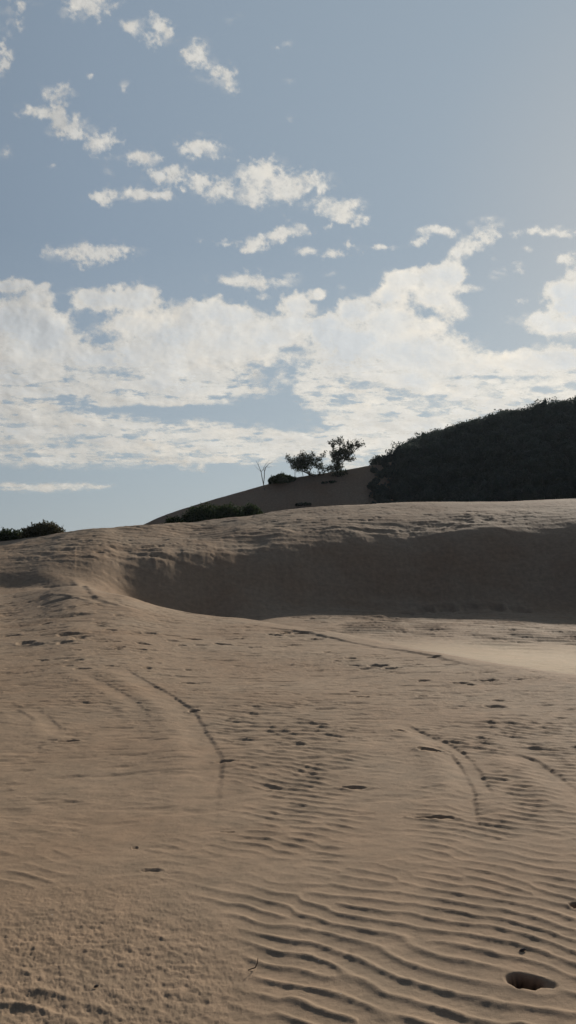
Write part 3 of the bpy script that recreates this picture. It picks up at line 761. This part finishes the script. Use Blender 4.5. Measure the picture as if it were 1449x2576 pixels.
    puff = .55 * bil(sx * .9, sy * .9, 281) + .3 * bil(sx * 2.1, sy * 2.1, 283) + .15 * bil(sx * 4.6, sy * 4.6, 285)
    Mb = sst(660, 760, v + 60 * (sst(900, 1000, u)) * (1 - sst(1280, 1330, u)))
    e3 = fbm(sx * 3.1 + 7, sy * 3.1, 5, 291, .62)
    ero_s = Mb * (.30 * ero + .20 * ero2) + (1 - Mb) * (.25 * ero + .78 * e3 - .09)
    dens = 1.12 * D_ + ero_s + .34 * (puff - .45) * (1 - .75 * D_ ** 2) + .42 * mottled * (fbm(sx * .40, sy * 1.2, 5, 261, .6) + .08) - .34 - .62 * mottled * sst(-.02, .40, fbm(sx * .8, sy * 2.4, 5, 263, .62))
    dens = sst(0, .95 - .2 * Mb * (1 - mottled), dens) ** .85 * sst(0, .22, D_)
    # wisps around
    wisp = sst(.05, .75, fbm(sx * 1.6, sy * 2.4, 5, 241, .65) + .35 * D_) * sst(.02, .7, D_) * .42
    dens = np.clip(dens + wisp * (1 - dens), 0, 1)
    dens *= .88 + .12 * Mb
    dens *= sst(R(5), R(9), ang_sun) * sst(R(.6), R(1.6), E)
    shade_amt = np.clip(.30 * sst(.2, 1.1, T_) + .40 * fbm(sx * .35, sy * .5, 3, 251) + .22 * (.75 - puff) + .22 + .35 * sst(.8, 1, D_) * (1 - sst(820, 950, v)) * Mb, 0, 1) * sst(.55, 1, dens)
    # relief of the cloud undersides
    Rd = 9000 - 26 * fbm(sx * .6, sy * .7, 2, 271) - 5 * fbm(sx * 2.6, sy * 2.8, 2, 273)
    vv = np.stack([dx * Rd, dy * Rd, dz * Rd + CAMZ], -1).reshape(-1, 3)
    me = new_mesh("clouds", vv, grid_faces(*E.shape), 4); smooth(me)
    for nm, arr in (("cover", dens), ("cloud_shade", shade_amt)):
        at = me.attributes.new(nm, 'FLOAT', 'POINT'); at.data.foreach_set("value", arr.ravel().astype(np.float32))
    m, nt = mat("cloud_vapour")
    ac = nd(nt, 'ShaderNodeAttribute', attribute_name="cover"); at = nd(nt, 'ShaderNodeAttribute', attribute_name="cloud_shade")
    col = ramp(nt, at.outputs['Fac'], [(0, (.88, .85, .79)), (1, (.64, .69, .75))])  # cloud shading put into the colour: warm where lit, greyer where shaded
    tr = nd(nt, 'ShaderNodeBsdfTranslucent'); nt.links.new(col, tr.inputs['Color'])
    df = nd(nt, 'ShaderNodeBsdfDiffuse'); nt.links.new(col, df.inputs['Color'])
    m1 = nd(nt, 'ShaderNodeMixShader'); m1.inputs[0].default_value = .3
    nt.links.new(tr.outputs[0], m1.inputs[1]); nt.links.new(df.outputs[0], m1.inputs[2])
    tp = nd(nt, 'ShaderNodeBsdfTransparent'); m2 = nd(nt, 'ShaderNodeMixShader')
    mm = nd(nt, 'ShaderNodeMath', operation='MULTIPLY'); nt.links.new(ac.outputs['Fac'], mm.inputs[0]); mm.inputs[1].default_value = .92
    nt.links.new(mm.outputs[0], m2.inputs[0]); nt.links.new(tp.outputs[0], m2.inputs[1]); nt.links.new(m1.outputs[0], m2.inputs[2])
    o_ = nd(nt, 'ShaderNodeOutputMaterial'); nt.links.new(m2.outputs[0], o_.inputs[0])
    me.materials.append(m)
    o = bpy.data.objects.new("clouds", me); COL.objects.link(o)
    o["kind"] = "stuff"; o["category"] = "clouds"; o["label"] = "scattered white clouds above a broken cloud deck in a pale blue sky"
clouds()

# ------------------------------------------------------------------ sea haze
zmin = float(TERR.min()) - 1.0; ztop = 34.0; hw = 20600.0
hv = np.array([[sx_, sy_, sz_] for sz_ in (zmin, ztop) for sy_ in (-hw, hw) for sx_ in (-hw, hw)])
hf = [0, 2, 3, 1, 4, 5, 7, 6, 0, 1, 5, 4, 2, 6, 7, 3, 0, 4, 6, 2, 1, 3, 7, 5]
hme = new_mesh("haze", hv, hf, 4)
m, nt = mat("salt_haze")
pv = nd(nt, 'ShaderNodeVolumePrincipled'); pv.inputs['Density'].default_value = .00014; pv.inputs['Color'].default_value = (.80, .90, 1, 1); pv.inputs['Anisotropy'].default_value = .3
o_ = nd(nt, 'ShaderNodeOutputMaterial'); nt.links.new(pv.outputs[0], o_.inputs['Volume'])
hme.materials.append(m)
ho = bpy.data.objects.new("haze", hme); COL.objects.link(ho)
ho["kind"] = "stuff"; ho["category"] = "haze"; ho["label"] = "thin pale sea haze softening the far dune and the wooded hill"

# sand blown low over the smooth slope at the right: thickest in its middle, thinning to nothing at its edges
def blowing_sand(name, label, u, v, r, hx, hy, hz_, dens, rot):
    a = float(az_of(u)); x, y = r * math.sin(a), r * math.cos(a); z = height_at(x, y, TERR)
    vs_ = []; fs_ = []
    nu, nv = 24, 10
    for i in range(nv + 1):
        ph = -math.pi / 2 + math.pi * (i + (.02 if i == 0 else -.02 if i == nv else 0)) / nv
        for k in range(nu):
            th = 2 * math.pi * k / nu
            vs_.append((hx * math.cos(ph) * math.cos(th), hy * math.cos(ph) * math.sin(th), hz_ * math.sin(ph)))
    for i in range(nv):
        for k in range(nu):
            k2 = (k + 1) % nu; fs_ += [i * nu + k, i * nu + k2, (i + 1) * nu + k2, (i + 1) * nu + k]
    me = new_mesh(name, np.array(vs_), fs_, 4)
    me2 = bmesh.new(); me2.from_mesh(me)
    bmesh.ops.holes_fill(me2, edges=[e for e in me2.edges if e.is_boundary]); bmesh.ops.recalc_face_normals(me2, faces=me2.faces); me2.to_mesh(me); me2.free()
    m, nt = mat("airborne_sand")
    tc = nd(nt, 'ShaderNodeTexCoord').outputs['Object']
    mp = nd(nt, 'ShaderNodeMapping'); mp.inputs['Scale'].default_value = (1 / hx, 1 / hy, 1 / hz_); nt.links.new(tc, mp.inputs['Vector'])
    ln = nd(nt, 'ShaderNodeVectorMath', operation='LENGTH'); nt.links.new(mp.outputs[0], ln.inputs[0])
    fr = nd(nt, 'ShaderNodeMapRange', interpolation_type='SMOOTHERSTEP'); fr.inputs['From Min'].default_value = .05; fr.inputs['From Max'].default_value = .98
    fr.inputs['To Min'].default_value = dens; fr.inputs['To Max'].default_value = 0; nt.links.new(ln.outputs['Value'], fr.inputs['Value'])
    pv = nd(nt, 'ShaderNodeVolumePrincipled'); pv.inputs['Color'].default_value = (1, .86, .68, 1); pv.inputs['Anisotropy'].default_value = .35
    nt.links.new(fr.outputs[0], pv.inputs['Density'])
    o_ = nd(nt, 'ShaderNodeOutputMaterial'); nt.links.new(pv.outputs[0], o_.inputs['Volume'])
    me.materials.append(m)
    o = bpy.data.objects.new(name, me); COL.objects.link(o); o.location = (x, y, z); o.rotation_euler = (0, 0, rot)
    o["kind"] = "stuff"; o["category"] = "blown sand"; o["label"] = label
blowing_sand("blowing_sand", "thin veil of sand blowing low over the bright smooth slope at the right", 495, 650, 17.5, 7.5, 5.5, .6, .13, R(-12))

# ------------------------------------------------------------------ light
w = bpy.data.worlds.new("World"); S.world = w; w.use_nodes = True
nt = w.node_tree; nt.nodes.clear()
sky = nt.nodes.new('ShaderNodeTexSky'); sky.sky_type = 'NISHITA'; sky.sun_disc = False
sky.sun_elevation = SUN_EL; sky.sun_rotation = SUN_AZ
sky.altitude = 0; sky.air_density = 1.0; sky.dust_density = .8; sky.ozone_density = 1.5
tcw = nd(nt, 'ShaderNodeTexCoord').outputs['Generated']
sd = (math.cos(SUN_EL) * math.sin(SUN_AZ), math.cos(SUN_EL) * math.cos(SUN_AZ), math.sin(SUN_EL))
dt = nd(nt, 'ShaderNodeVectorMath', operation='DOT_PRODUCT'); nt.links.new(tcw, dt.inputs[0]); dt.inputs[1].default_value = sd
mr = nd(nt, 'ShaderNodeMapRange'); nt.links.new(dt.outputs['Value'], mr.inputs['Value']); mr.inputs['From Min'].default_value = -1; mr.inputs['From Max'].default_value = 1
# thin bright haze toward the sun, deeper blue away from it
hz = ramp(nt, mr.outputs[0], [(0, (.005, .013, .042)), (.5, (.020, .038, .088)), (.70, (.115, .155, .195)), (.80, (.20, .258, .33)), (.89, (.26, .33, .41)), (.975, (.315, .39, .46)), (1, (.37, .42, .46))])
sx_ = nd(nt, 'ShaderNodeSeparateXYZ'); nt.links.new(tcw, sx_.inputs[0])
low = ramp(nt, sx_.outputs['Z'], [(0, (1, 1, 1)), (.09, (.75, .75, .75)), (.35, (0, 0, 0))])
hl = ramp(nt, mr.outputs[0], [(.3, (.05, .07, .10)), (.72, (.26, .315, .37)), (1, (.50, .57, .60))])
hz = mixc(nt, hz, hl, low)
sc_ = nd(nt, 'ShaderNodeVectorMath', operation='SCALE'); nt.links.new(hz, sc_.inputs[0]); sc_.inputs['Scale'].default_value = 1 / .07
mxs = mixc(nt, sky.outputs[0], sc_.outputs[0], .88)
bg = nt.nodes.new('ShaderNodeBackground'); bg.inputs['Strength'].default_value = .07
ow = nt.nodes.new('ShaderNodeOutputWorld')
nt.links.new(mxs, bg.inputs['Color']); nt.links.new(bg.outputs[0], ow.inputs[0])
ld = bpy.data.lights.new("sun", 'SUN'); ld.energy = 3.95; ld.angle = R(1.8); ld.color = (1, .93, .82)
sun = bpy.data.objects.new("sun", ld); COL.objects.link(sun)
sun.rotation_euler = (math.pi / 2 - SUN_EL, 0, math.pi - SUN_AZ)
S.view_settings.view_transform = 'Standard'; S.view_settings.look = 'None'
S.view_settings.exposure = 0; S.view_settings.gamma = 1
S.cycles.max_bounces = 6; S.cycles.transparent_max_bounces = 12; S.cycles.diffuse_bounces = 3
